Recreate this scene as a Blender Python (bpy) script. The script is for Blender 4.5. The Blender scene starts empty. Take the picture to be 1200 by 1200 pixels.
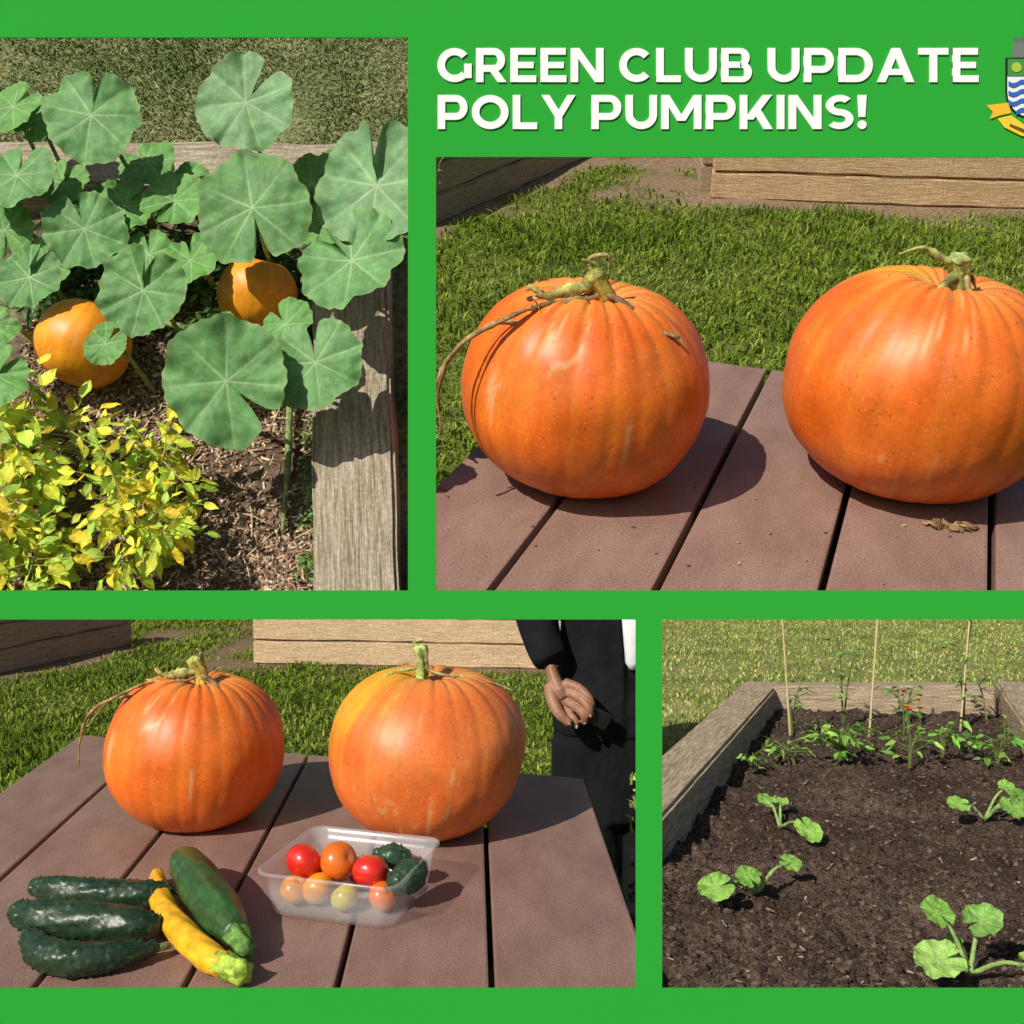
import bpy, bmesh, math, random
import numpy as np
from mathutils import Matrix, Vector, noise
random.seed(7); rng=np.random.default_rng(7)
scene=bpy.context.scene
CAMZ=2.6
# ------------------------------------------------------------------ stage frames (each garden view is its own built set)
class Stage:
    def __init__(s,th,H,K,u0,u1,v0,v1):
        s.K=K; s.th=math.radians(th); s.H=H
        s.M=Matrix.Translation((0,0,CAMZ))@Matrix.Scale(K,4)@Matrix.Rotation(s.th,4,'X')@Matrix.Translation((0,0,-H))
        a=lambda u:(u-600)/1200.; b=lambda v:(600-v)/1200.
        s.pl=[Vector((1,-a(u0),0)),Vector((-1,a(u1),0)),Vector((0,b(v0),-1)),Vector((0,-b(v1),1))]
        s.r=(a(u0),a(u1),b(v1),b(v0))
    def inside(s,P,pad=0.02):
        P=np.asarray(P,float); m=np.array(s.M); W=P@m[:3,:3].T+m[:3,3]; W[:,2]-=CAMZ
        x=W[:,0]/W[:,1]; z=W[:,2]/W[:,1]
        return (W[:,1]>0)&(x>s.r[0]-pad)&(x<s.r[1]+pad)&(z>s.r[2]-pad)&(z<s.r[3]+pad)
TL=Stage(62.4,2.10,7.0,-50,491,10,706)
TR=Stage(29.5,.476,18.,498,1255,171,706)
BL=Stage(3.24,.48,2.0,-50,758,713,1185)
BR=Stage(-1.9,.87,.95,763,1255,713,1185)

# ------------------------------------------------------------------ mesh helpers
class Acc:
    def __init__(s): s.V=[];s.F=[];s.C=[];s.n=0
    def add(s,V,F,C=(1,1,1)):
        V=np.asarray(V,float).reshape(-1,3); C=np.asarray(C,float)
        if C.ndim==1: C=np.tile(C,(len(V),1))
        s.V.append(V); s.C.append(C)
        n=s.n; s.F.extend([tuple(i+n for i in f) for f in F]); s.n+=len(V)
    def get(s): return np.vstack(s.V),s.F,np.vstack(s.C)

def set_col(me,C):
    at=me.color_attributes.new("Col",'FLOAT_COLOR','POINT')
    c=np.ones((len(me.vertices),4),dtype=np.float32); c[:,:3]=C
    at.data.foreach_set("color",c.ravel())

def clip_obj(ob,st):
    me=ob.data; bm=bmesh.new(); bm.from_mesh(me); W=ob.matrix_basis
    bm.transform(W)
    for n in st.pl:
        bmesh.ops.bisect_plane(bm,geom=bm.verts[:]+bm.edges[:]+bm.faces[:],plane_co=(0,0,CAMZ),plane_no=n,clear_inner=True,dist=1e-7)
    bm.transform(W.inverted()); bm.to_mesh(me); bm.free()

def empty(name,st=None,loc=(0,0,0)):
    e=bpy.data.objects.new(name,None); scene.collection.objects.link(e); e.empty_display_size=.05
    e.matrix_basis=(st.M if st else Matrix())@Matrix.Translation(loc)
    return e

def mk(name,V,F,mat,st=None,loc=None,rot=None,col=None,smooth=False,parent=None,clip=True,bevel=0,mods=None):
    V=np.asarray(V,float).reshape(-1,3)
    if loc is None:
        loc=(V.min(0)+V.max(0))/2; loc[2]=V[:,2].min(); V=V-loc
    me=bpy.data.meshes.new(name); me.from_pydata(V.tolist(),[],F); me.update()
    if col is not None: set_col(me,col)
    for m in (mat if isinstance(mat,(list,tuple)) else [mat]): me.materials.append(m)
    ob=bpy.data.objects.new(name,me); scene.collection.objects.link(ob)
    mw=(st.M if st else Matrix())@Matrix.Translation(Vector(loc))
    if rot is not None: mw=mw@rot
    ob.matrix_basis=mw
    if bevel:
        bm=bmesh.new(); bm.from_mesh(me)
        bmesh.ops.bevel(bm,geom=bm.edges[:],offset=bevel,segments=2,affect='EDGES',profile=.6); bm.to_mesh(me); bm.free()
    if mods:
        for t,kw in mods:
            md=ob.modifiers.new(t,t)
            for k,v in kw.items(): setattr(md,k,v)
        dg=bpy.context.evaluated_depsgraph_get(); dg.update()
        nm=bpy.data.meshes.new_from_object(ob.evaluated_get(dg)); ob.modifiers.clear(); ob.data=nm; me=nm
    if st and clip: clip_obj(ob,st)
    if smooth: ob.data.polygons.foreach_set("use_smooth",[True]*len(ob.data.polygons))
    if parent:
        ob.parent=parent; ob.matrix_parent_inverse=parent.matrix_basis.inverted()
    return ob

def catmull(P,R,n):
    P=np.asarray(P,float); R=np.asarray(R,float)
    if len(P)<3 or n<=1:
        return P,R
    Q=np.vstack([2*P[0]-P[1],P,2*P[-1]-P[-2]]); o=[];r=[]
    for i in range(len(P)-1):
        p0,p1,p2,p3=Q[i:i+4]
        for k in range(n):
            t=k/n; o.append(.5*((2*p1)+(-p0+p2)*t+(2*p0-5*p1+4*p2-p3)*t*t+(-p0+3*p1-3*p2+p3)*t**3)); r.append(R[i]*(1-t)+R[i+1]*t)
    o.append(P[-1]); r.append(R[-1]); return np.array(o),np.array(r)

def tube(P,R,seg=8,n=5,ridge=0,nr=5,flat=None,jit=0):
    P,R=catmull(P,R,n); N=len(P)
    if jit:
        R=R*(1+jit*rng.normal(0,1,N)); P=P+np.array([[noise.noise(Vector(p*60+k*9)) for k in range(3)] for p in P])*R.mean()*jit*3
    T=np.gradient(P,axis=0); T/=np.linalg.norm(T,axis=1)[:,None]+1e-12
    up=np.array([0,0,1.]) if abs(T[0][2])<.9 else np.array([1.,0,0])
    a=np.cross(T[0],up); a/=np.linalg.norm(a); V=[]
    for i in range(N):
        a=a-T[i]*a.dot(T[i]); a/=np.linalg.norm(a)+1e-12; b=np.cross(T[i],a)
        for k in range(seg):
            ph=2*math.pi*k/seg; rr=R[i]*(1+ridge*math.cos(nr*ph+i*.25))
            V.append(P[i]+rr*(math.cos(ph)*a+math.sin(ph)*b*(flat or 1)))
    F=[]
    for i in range(N-1):
        for k in range(seg):
            k2=(k+1)%seg; F.append((i*seg+k,i*seg+k2,(i+1)*seg+k2,(i+1)*seg+k))
    V.append(P[0]-T[0]*R[0]*.4); V.append(P[-1]+T[-1]*R[-1]*.4); c0=len(V)-2; c1=c0+1
    for k in range(seg):
        k2=(k+1)%seg; F.append((c0,k2,k)); F.append((c1,(N-1)*seg+k,(N-1)*seg+k2))
    return np.array(V),F

def box(lx,ly,lz,nx=1,ny=1,nz=1):
    bm=bmesh.new(); bmesh.ops.create_cube(bm,size=1)
    V=np.array([v.co[:] for v in bm.verts])*[lx,ly,lz]; F=[tuple(v.index for v in f.verts) for f in bm.faces]; bm.free(); return V,F

# ------------------------------------------------------------------ materials
def pm(name,c0,c1=None,scale=8,rough=.6,spec=.3,bump=0,bscale=60,bdist=.01,attr=False,coat=0,stretch=(1,1,1),trans=0,sheen=0,detail=4,spots=None,lo=.35,hi=.65,bstretch=None,attrvar=(.75,1.2),fine=None):
    m=bpy.data.materials.new(name); m.use_nodes=True; nt=m.node_tree; N=nt.nodes; L=nt.links
    p=N["Principled BSDF"]; out=N["Material Output"]
    tc=N.new("ShaderNodeTexCoord"); mp=N.new("ShaderNodeMapping"); mp.inputs["Scale"].default_value=stretch; L.new(tc.outputs["Object"],mp.inputs[0])
    no=N.new("ShaderNodeTexNoise"); no.inputs["Scale"].default_value=scale; no.inputs["Detail"].default_value=detail; no.inputs["Roughness"].default_value=.6; L.new(mp.outputs[0],no.inputs["Vector"])
    r=N.new("ShaderNodeValToRGB"); L.new(no.outputs["Fac"],r.inputs[0]); r.color_ramp.elements[0].position=lo; r.color_ramp.elements[1].position=hi
    if attr:
        r.color_ramp.elements[0].color=(attrvar[0],)*3+(1,); r.color_ramp.elements[1].color=(attrvar[1],)*3+(1,)
        at=N.new("ShaderNodeVertexColor"); at.layer_name="Col"
        mx=N.new("ShaderNodeMix"); mx.data_type='RGBA'; mx.blend_type='MULTIPLY'; mx.inputs[0].default_value=1
        L.new(at.outputs[0],mx.inputs[6]); L.new(r.outputs[0],mx.inputs[7]); col=mx.outputs[2]
    else:
        r.color_ramp.elements[0].color=(*c0,1); r.color_ramp.elements[1].color=(*(c1 or c0),1); col=r.outputs[0]
    if fine:   # fine speckle multiply
        n3=N.new("ShaderNodeTexNoise"); n3.inputs["Scale"].default_value=fine[0]; n3.inputs["Detail"].default_value=2; L.new(tc.outputs["Object"],n3.inputs["Vector"])
        r3=N.new("ShaderNodeMapRange"); r3.inputs[1].default_value=.3; r3.inputs[2].default_value=.7; r3.inputs[3].default_value=1-fine[1]; r3.inputs[4].default_value=1+fine[1]; L.new(n3.outputs["Fac"],r3.inputs[0])
        m3=N.new("ShaderNodeVectorMath"); m3.operation='SCALE'; L.new(col,m3.inputs[0]); L.new(r3.outputs[0],m3.inputs[3]); col=m3.outputs[0]
    for (sc,th,sccol,am) in (spots or []):
        vo=N.new("ShaderNodeTexVoronoi"); vo.inputs["Scale"].default_value=sc; L.new(tc.outputs["Object"],vo.inputs["Vector"])
        lt=N.new("ShaderNodeMapRange"); lt.inputs[1].default_value=th*.5; lt.inputs[2].default_value=th; lt.inputs[3].default_value=am; lt.inputs[4].default_value=0; L.new(vo.outputs["Distance"],lt.inputs[0])
        m2=N.new("ShaderNodeMix"); m2.data_type='RGBA'; L.new(lt.outputs[0],m2.inputs[0]); L.new(col,m2.inputs[6]); m2.inputs[7].default_value=(*sccol,1); col=m2.outputs[2]
    L.new(col,p.inputs["Base Color"]); p.inputs["Roughness"].default_value=rough; p.inputs["Specular IOR Level"].default_value=spec
    p.inputs["Coat Weight"].default_value=coat; p.inputs["Coat Roughness"].default_value=.38
    if sheen: p.inputs["Sheen Weight"].default_value=sheen
    if bump:
        n2=N.new("ShaderNodeTexNoise"); n2.inputs["Scale"].default_value=bscale; n2.inputs["Detail"].default_value=3
        mp2=N.new("ShaderNodeMapping"); mp2.inputs["Scale"].default_value=bstretch or stretch; L.new(tc.outputs["Object"],mp2.inputs[0]); L.new(mp2.outputs[0],n2.inputs["Vector"])
        b=N.new("ShaderNodeBump"); b.inputs["Strength"].default_value=bump; b.inputs["Distance"].default_value=bdist; L.new(n2.outputs["Fac"],b.inputs["Height"]); L.new(b.outputs[0],p.inputs["Normal"])
    if trans:
        t=N.new("ShaderNodeBsdfTranslucent"); L.new(col,t.inputs[0]); ms=N.new("ShaderNodeMixShader"); ms.inputs[0].default_value=trans
        L.new(p.outputs[0],ms.inputs[1]); L.new(t.outputs[0],ms.inputs[2]); L.new(ms.outputs[0],out.inputs[0])
    return m

m_board=pm("green_board_paint",(.025,.330,.036),(.027,.340,.038),scale=3,rough=.9,spec=.05)
m_white=pm("white_letter_paint",(.82,.82,.84),rough=.7,spec=.1)
m_grass=bpy.data.materials.new("grass_blades"); m_grass.use_nodes=True; _n=m_grass.node_tree; _d=_n.nodes.new("ShaderNodeBsdfDiffuse"); _a=_n.nodes.new("ShaderNodeVertexColor"); _a.layer_name="Col"
_n.links.new(_a.outputs[0],_d.inputs[0]); _n.links.new(_d.outputs[0],_n.nodes["Material Output"].inputs[0]); _n.nodes.remove(_n.nodes["Principled BSDF"])
m_turf=pm("lawn_turf",(.05,.075,.02),(.10,.13,.03),scale=9,rough=.9,spec=.1,attr=False)
m_leaf=pm("squash_leaf",(1,1,1),attr=True,rough=.6,spec=.3,trans=.14,scale=30,bump=.5,bscale=45,bdist=.025,attrvar=(.86,1.12))
m_fol=pm("small_foliage",(1,1,1),attr=True,rough=.5,spec=.3,trans=.22,scale=20,detail=1)
def sleeper_mat(name,a,b,bd,knot=None):
    return pm(name,a,b,scale=9,stretch=(1.0,16,16),rough=.85,spec=.12,bump=.7,bscale=14,bdist=bd,lo=.3,hi=.7,fine=(120,.22),spots=[(3.2,.06,knot,.8)] if knot else None)
m_sleepTL=sleeper_mat("weathered_sleeper",(.19,.15,.10),(.48,.41,.31),.05,(.07,.05,.035))
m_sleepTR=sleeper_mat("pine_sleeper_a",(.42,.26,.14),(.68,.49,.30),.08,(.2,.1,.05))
m_sleepTR_shade=sleeper_mat("pine_sleeper_a_shaded",(.24,.165,.11),(.46,.34,.23),.08)  # same pine as the front sleepers, with shade put into the colour
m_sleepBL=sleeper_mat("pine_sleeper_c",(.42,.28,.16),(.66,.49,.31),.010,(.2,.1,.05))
m_sleepBL_shade=sleeper_mat("pine_sleeper_c_shaded",(.24,.165,.11),(.46,.34,.23),.010)  # darker copy of the pine above, shade painted into its colour
m_sleepBR=sleeper_mat("grey_sleeper",(.20,.15,.09),(.55,.44,.30),.005,(.10,.07,.05))
def slat_mat(name,bd): return pm(name,(.185,.104,.080),(.31,.195,.155),scale=9,stretch=(2.2,1,2.2),rough=.5,spec=.35,bump=.6,bscale=260,bdist=bd,lo=.25,hi=.8,fine=(420,.2),spots=[(22,.045,(.10,.055,.04),.5)])
m_slatTR=slat_mat("composite_slat_a",.016); m_slatBL=slat_mat("composite_slat_b",.0018)
m_pk=lambda n,bd,sp=1:pm(n,(1,1,1),attr=True,rough=.47,spec=.45,coat=.05,scale=22,bump=.4,bscale=60,bdist=bd,attrvar=(.84,1.1),fine=(260,.10),spots=[(75,.13,(.30,.07,.015),.7*sp),(190,.18,(.82,.44,.18),.4)])
m_pkTR=m_pk("pumpkin_skin_a",.024); m_pkBL=m_pk("pumpkin_skin_b",.0027); m_pkTL=m_pk("pumpkin_skin_c",.006,.15)
m_stem=pm("stem",(1,1,1),attr=True,rough=.7,spec=.2,scale=90,attrvar=(.5,1.35),fine=(300,.25))
m_soilBR=pm("dark_soil",(1,1,1),attr=True,rough=.95,spec=.06,scale=60,bump=1,bscale=130,bdist=.012,attrvar=(.6,1.35),fine=(330,.45))
m_soilTL=pm("chip_soil",(1,1,1),attr=True,rough=.95,spec=.06,scale=60,bump=1,bscale=70,bdist=.05,attrvar=(.55,1.4),fine=(250,.3))
m_chip=pm("debris",(1,1,1),attr=True,rough=.9,spec=.08,scale=80,detail=1)

# ------------------------------------------------------------------ generators
def grid(x0,x1,y0,y1,nx,ny,zf):
    X=np.linspace(x0,x1,nx);Y=np.linspace(y0,y1,ny); V=[]
    for y in Y:
        for x in X: V.append((x,y,zf(x,y)))
    F=[(j*nx+i,j*nx+i+1,(j+1)*nx+i+1,(j+1)*nx+i) for j in range(ny-1) for i in range(nx-1)]
    return np.array(V),F

def blades(name,st,x0,x1,y0,y1,n,z,h,w,cols,mask=None,hvar=.5,lean=.6,ypow=1.0,dark=.6):
    x=rng.uniform(x0,x1,n); y=y0+(y1-y0)*rng.uniform(0,1,n)**ypow
    P=np.c_[x,y,np.full(n,z)]; k=st.inside(P,.02)
    if mask is not None: k&=np.array([mask(a,b) for a,b in zip(x,y)])
    P=P[k]; n=len(P)
    clump=np.array([.9*noise.noise(Vector((a*1.6,b*1.6,0)))+.7*noise.noise(Vector((a*8,b*8,5))) for a,b,_ in P])
    hh=h*(1+hvar*rng.uniform(-1,1,n))*(1+.6*clump); ang=rng.uniform(0,2*np.pi,n); la=rng.uniform(0,2*np.pi,n); le=lean*rng.uniform(.1,1,n)
    wd=np.c_[np.cos(ang),np.sin(ang),np.zeros(n)]*(w*rng.uniform(.6,1.3,n))[:,None]
    ld=np.c_[np.cos(la),np.sin(la),np.zeros(n)]*(hh*le)[:,None]; up=np.c_[np.zeros(n),np.zeros(n),hh]
    V=np.stack([P-wd,P+wd,P+.55*up+.35*ld-wd*.8,P+.55*up+.35*ld+wd*.8,P+up*(1-.3*le[:,None])+ld],1).reshape(-1,3)
    idx=np.arange(n)*5
    F=[(i,i+1,i+3,i+2) for i in idx.tolist()]+[(i+2,i+3,i+4) for i in idx.tolist()]
    cols=np.array(cols); w0=np.clip(.5-.6*clump+rng.normal(0,.28,n),0,.999)*(len(cols)-1); i0=w0.astype(int); t=(w0-i0)[:,None]
    c=cols[i0]*(1-t)+cols[i0+1]*t; c*=rng.uniform(.7,1.3,n)[:,None]
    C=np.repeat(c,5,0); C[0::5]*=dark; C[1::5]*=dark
    return mk(name,V,F,m_grass,st,col=C,clip=False)

def sleeper(name,st,p0,p1,w,h,z0,mat,parent=None,seed=0):
    p0=np.array(p0,float);p1=np.array(p1,float); d=p1-p0; L=np.linalg.norm(d); a=math.atan2(d[1],d[0])
    bm=bmesh.new(); bmesh.ops.create_cube(bm,size=1); bmesh.ops.scale(bm,vec=(L,w,h),verts=bm.verts)
    bmesh.ops.bevel(bm,geom=bm.edges[:],offset=min(w,h)*.06,segments=2,affect='EDGES')
    bmesh.ops.subdivide_edges(bm,edges=[e for e in bm.edges if e.calc_length()>L*.5],cuts=40)
    for v in bm.verts:
        v.co+=Vector((0,1,1))*.04*min(w,h)*noise.noise(v.co*6+Vector((seed*3.1,seed,0)))
    V=np.array([v.co[:] for v in bm.verts]);F=[tuple(v.index for v in f.verts) for f in bm.faces]; bm.free()
    c=(p0+p1)/2
    return mk(name,V,F,mat,st,loc=(c[0],c[1],z0+h/2),rot=Matrix.Rotation(a,4,'Z'),parent=parent)

OR=((.74,.130,.010),(.78,.195,.020),(.78,.33,.07))
def pumpkin(a,c,ribs=22,rd=.02,seed=0,cols=OR,nu=176,nv=88,skew=0,yel=None,yc=(.70,.34,.02)):
    V=[];C=[]; rs=random.Random(seed); ph0=rs.uniform(0,6)
    for j in range(nv+1):
        th=math.pi*j/nv; r=math.sin(th)**.88 if 0<j<nv else 0; zz=-math.cos(th); zz=math.copysign(abs(zz)**.95,zz)
        for i in range(nu):
            ph=2*math.pi*i/nu
            rp=ribs*(ph+.08*math.sin(2*ph+ph0)+.05*math.sin(5*ph))/2
            g=abs(math.sin(rp)); groove=(1-g)**2.0
            top=max(0,zz); dep=rd*(.30+2.6*top**4+.5*max(0,-zz)**2)
            R=1-dep*groove*1.6+.02*noise.noise(Vector((math.cos(ph)*1.7,math.sin(ph)*1.7,zz*1.7+seed)))*1.6+.005*noise.noise(Vector((math.cos(ph)*7,math.sin(ph)*7,zz*4+seed)))
            rr=r*R; z=zz
            if zz>0: z=zz-.20*math.exp(-(rr/.26)**2)-dep*groove*.8*math.exp(-((rr-.35)/.3)**2)
            else: z=zz+.16*math.exp(-(rr/.3)**2)
            x=a*rr*math.cos(ph)*(1+skew*.5*zz); y=a*rr*math.sin(ph)
            V.append((x+skew*a*z*.25,y,c*(z+.9)))
            st=noise.noise(Vector((math.cos(ph)*9,math.sin(ph)*9,zz*.6+seed)))+.7*noise.noise(Vector((math.cos(ph)*26,math.sin(ph)*26,zz*1.2+seed)))
            n2=noise.noise(Vector((x/a*2.2,y/a*2.2,z*2.2+seed*2)))
            t=max(0,min(1,.30+.45*st+.5*n2)); b=np.array(cols[0])*(1-t)+np.array(cols[1])*t
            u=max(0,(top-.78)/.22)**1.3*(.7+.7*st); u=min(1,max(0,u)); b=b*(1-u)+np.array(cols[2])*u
            ck=math.exp(-((noise.noise(Vector((math.cos(ph)*3.3,math.sin(ph)*3.3,zz*.35+seed*3))))/.010)**2)*max(0,noise.noise(Vector((x/a*2,y/a*2,z*2+7)))*2.2); ck=min(.7,ck); b=b*(1-ck)+np.array((.72,.38,.16))*ck
            if yel is not None:
                d=max(0,math.cos(ph)*yel[0]+math.sin(ph)*yel[1]); s=max(0,min(1,(d-.45)*2.2+n2+.5*st))*max(0,min(1,zz*1.8+.15)); b=b*(1-s)+np.array(yc)*s
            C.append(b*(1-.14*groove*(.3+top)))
    F=[(j*nu+i,j*nu+(i+1)%nu,(j+1)*nu+(i+1)%nu,(j+1)*nu+i) for j in range(nv) for i in range(nu)]
    return np.array(V),F,np.array(C)

def squash_leaf(R,seed,col=(.085,.19,.065),nr=24,ns=140,cup=.12,wave=.10,vein=(.22,.36,.16),lob=.02,va=.6):
    rs=random.Random(seed); V=[(0,0,0)];C=[np.array(vein)]
    vs=[0,.87,-.87,1.72,-1.72,2.45,-2.45]; vs=[v+rs.uniform(-.06,.06) for v in vs]
    p1,p2,p3=[rs.uniform(0,6) for _ in range(3)]
    for j in range(1,nr+1):
        s=j/nr
        for i in range(ns):
            ph=-math.pi+2*math.pi*i/ns
            dv=min([abs(ph-v) for v in vs])
            edge=1+lob*math.cos(min(dv/.44,1)*math.pi)-.016*math.sin(ph*13+p1)-.012*math.sin(ph*29+p2)+.04*math.sin(2*ph+p3)+.03*math.sin(3*ph+p2)
            dn=math.pi-abs(ph); edge*=1-.70*math.exp(-(dn/.11)**2)-.05*math.exp(-(dn/.4)**2)
            r=s*edge; x=r*math.cos(ph);y=r*math.sin(ph)
            z=cup*s*s+wave*s*s*math.sin(3*ph+p1)*.6+wave*s**3*math.sin(7*ph+p2)*.5+.25*wave*s**6*math.sin(15*ph+p3)-.045*s*math.exp(-(dv*s/.08)**2)+.04*s*noise.noise(Vector((x*5,y*5,seed)))
            V.append((R*x,R*y,R*z))
            w=math.exp(-(s*dv/.017)**2)*(1.2-.7*s)
            q=s*math.cos(dv)-s*abs(math.sin(dv))*.9; qq=(q*5.5)%1; w2=.45*math.exp(-((qq-.5)/.06)**2)*(s>.15)*(1-s*.5)
            t=min(1,max(w,w2)); n=noise.noise(Vector((x*3+seed,y*3,0))); n2=noise.noise(Vector((x*14+seed,y*14,3)))
            b=np.array(col)*(1+.25*n+.2*n2)*(1-.05*s)
            if s>.94: b=b*.8+np.array((.35,.40,.15))*.2
            C.append(b*(1-t*va)+np.array(vein)*t*va)
    F=[(0,1+i,1+(i+1)%ns) for i in range(ns)]
    for j in range(nr-1):
        o=1+j*ns
        F+=[(o+i,o+ns+i,o+ns+(i+1)%ns,o+(i+1)%ns) for i in range(ns)]
    return np.array(V),F,np.array(C)

def xf(V,M): 
    m=np.array(M); return V@m[:3,:3].T+m[:3,3]

def _tmpl():
    rows=[0,.18,.4,.62,.82,1.0]; wid=[.04,.30,.40,.33,.17,.0]; V=[]
    for r,w in zip(rows,wid):
        for k in (-1,0,1): V.append((r,k*w*.5*1.15,abs(k)*w*.16-.22*r*r+(.05 if k else 0)*math.sin(r*9)))
    F=[(i*3+k,(i+1)*3+k,(i+1)*3+k+1,i*3+k+1) for i in range(5) for k in range(2)]
    return np.array(V),F
LV,LF=_tmpl()
def add_leaf(acc,p,d,size,col,roll=0,wide=1):
    d=Vector(d).normalized(); up=Vector((0,0,1)); s=up.cross(d)
    if s.length<1e-3: s=Vector((0,1,0))
    s.normalize(); n=d.cross(s); R=Matrix.Rotation(roll,3,d); s=R@s; n=R@n
    m=np.array([d[:],(s*wide)[:],n[:]]); V=LV*size@m+np.array(p)
    c=np.tile(np.array(col),(len(V),1)); c[1::3]*=1.25
    acc.add(V,LF,c)

def leafy(acc,base,height,spread,nst,leaf,cols,per=9,stemcol=(.16,.22,.05),sr=.004,start=.3,leaflets=3,wide=1,updir=.2,droop=(-.5,.35)):
    base=np.array(base,float)
    for s in range(nst):
        a=rng.uniform(0,2*np.pi); sp=spread*rng.uniform(.3,1); h=height*rng.uniform(.7,1.1)
        tip=base+[math.cos(a)*sp,math.sin(a)*sp,h]; mid=base+[math.cos(a)*sp*.35,math.sin(a)*sp*.35,h*.6]
        P,R=catmull([base,mid,tip],[sr,sr*.8,sr*.4],6); V,F=tube(P,R,5,1); acc.add(V,F,stemcol)
        for k in range(per):
            t=start+(1-start)*(k+.5)/per; i=min(len(P)-1,int(t*(len(P)-1))); p=P[i]
            b=rng.uniform(0,2*np.pi); d=np.array([math.cos(b),math.sin(b),updir+rng.uniform(-.3,.5)])
            L=leaf*rng.uniform(1.2,2.2); q=p+d*L
            V,F=tube([p,q],[sr*.4,sr*.25],4,1); acc.add(V,F,stemcol)
            for l in range(leaflets):
                tt=1-l*.28; pp=p+(q-p)*tt; da=b+(0 if l==0 else (1 if l%2 else -1)*rng.uniform(.6,1.3))
                c=np.array(cols[rng.integers(len(cols))])*rng.uniform(.75,1.2)
                add_leaf(acc,pp,(math.cos(da),math.sin(da),rng.uniform(*droop)),leaf*rng.uniform(.6,1.3),c,roll=rng.uniform(-.8,.8),wide=wide*rng.uniform(.75,1.15))

def chips(acc,P,L,W,T,cols,flat=.35):
    V0,F0=box(1,1,1)
    for p in P:
        l=L*rng.uniform(.4,1.4); M=Matrix.Translation(Vector(p))@Matrix.Rotation(rng.uniform(0,6.28),4,'Z')@Matrix.Rotation(rng.normal(0,flat),4,'Y')@Matrix.Rotation(rng.normal(0,flat),4,'X')
        V=V0*[l,W*rng.uniform(.5,1.4),T*rng.uniform(.6,1.4)]; V=V*(1+rng.uniform(-.3,.3,V.shape))
        acc.add(xf(V,M),F0,np.array(cols[rng.integers(len(cols))])*rng.uniform(.7,1.2))
def clods(acc,P,S,cols):
    bm=bmesh.new(); bmesh.ops.create_icosphere(bm,subdivisions=1,radius=1); V0=np.array([v.co[:] for v in bm.verts]);F0=[tuple(v.index for v in f.verts) for f in bm.faces]; bm.free()
    for p in P:
        s=S*rng.uniform(.2,1)**3*2.0; V=V0*(1+rng.uniform(-.3,.3,(len(V0),1)))*s*[1,rng.uniform(.7,1),rng.uniform(.6,.9)]
        acc.add(V+np.array(p),F0,np.array(cols[rng.integers(len(cols))])*rng.uniform(.7,1.2))

# ================================================================== world ground and notice board
V,F=grid(-200,200,-200,200,3,3,lambda x,y:0); mk("ground",V,F,m_turf)
board=empty("display_board",None,(0,.5,CAMZ)); U=1/2400.
def bp(u,v): return ((u-600)*U,(600-v)*U+CAMZ)
xs=[-70,-35,478,511,745,776,1245,1270]; ys=[-70,44,184,692,726,1158,1270]
holes=[(-35,478,44,692),(511,1245,184,692),(-35,745,726,1158),(776,1245,726,1158)]
bm=bmesh.new(); vv={}
for i,x in enumerate(xs):
    for j,y in enumerate(ys):
        a,b=bp(x,y); vv[i,j]=bm.verts.new((a,.5,b))
for i in range(len(xs)-1):
    for j in range(len(ys)-1):
        cx=(xs[i]+xs[i+1])/2; cy=(ys[j]+ys[j+1])/2
        if any(h[0]<cx<h[1] and h[2]<cy<h[3] for h in holes): continue
        bm.faces.new([vv[i,j+1],vv[i+1,j+1],vv[i+1,j],vv[i,j]])
g=bmesh.ops.extrude_face_region(bm,geom=bm.faces[:]); 
for e in g['geom']:
    if isinstance(e,bmesh.types.BMVert): e.co.y+=.0006
bm.normal_update(); bmesh.ops.recalc_face_normals(bm,faces=bm.faces)
V=[v.co[:] for v in bm.verts]; bm.verts.index_update(); F=[tuple(v.index for v in f.verts) for f in bm.faces]; bm.free()
mk("panel",V,F,m_board,parent=board)

_k=[0]
def prism(acc,poly,thick,base=0,col=(1,1,1)):
    _k[0]+=1; t=thick+(_k[0]%17)*4e-6; n=len(poly)
    V=[(x,.5-base,z) for x,z in poly]+[(x,.5-base-t,z) for x,z in poly]
    F=[tuple(range(n,2*n))]+[(i,(i+1)%n,n+(i+1)%n,n+i) for i in range(n)]
    acc.add(V,F,col)
S=.235
def rect(x0,y0,x1,y1): return [[(x0,y0),(x1,y0),(x1,y1),(x0,y1)]]
def arc(cx,cy,rx,ry,a0,a1,n=22,sy=None):
    o=[]; sy=sy or S*.9
    for k in range(n):
        t0=math.radians(a0+(a1-a0)*k/n); t1=math.radians(a0+(a1-a0)*(k+1)/n)
        o.append([(cx+rx*math.cos(t0),cy+ry*math.sin(t0)),(cx+rx*math.cos(t1),cy+ry*math.sin(t1)),(cx+(rx-S)*math.cos(t1),cy+(ry-sy)*math.sin(t1)),(cx+(rx-S)*math.cos(t0),cy+(ry-sy)*math.sin(t0))])
    return o
def bowl(y0,y1,w,sy=None):
    sy=sy or S*.86; ry=(y1-y0)/2; rx=max(ry,S+.06); return rect(0,y0,w-rx,y0+sy)+rect(0,y1-sy,w-rx,y1)+arc(w-rx,(y0+y1)/2,rx,ry,-90,90,16,sy)
def diag(x0,y0,x1,y1,w=S*1.12): return [[(x0,y0),(x0+w,y0),(x1+w,y1),(x1,y1)]]
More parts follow.
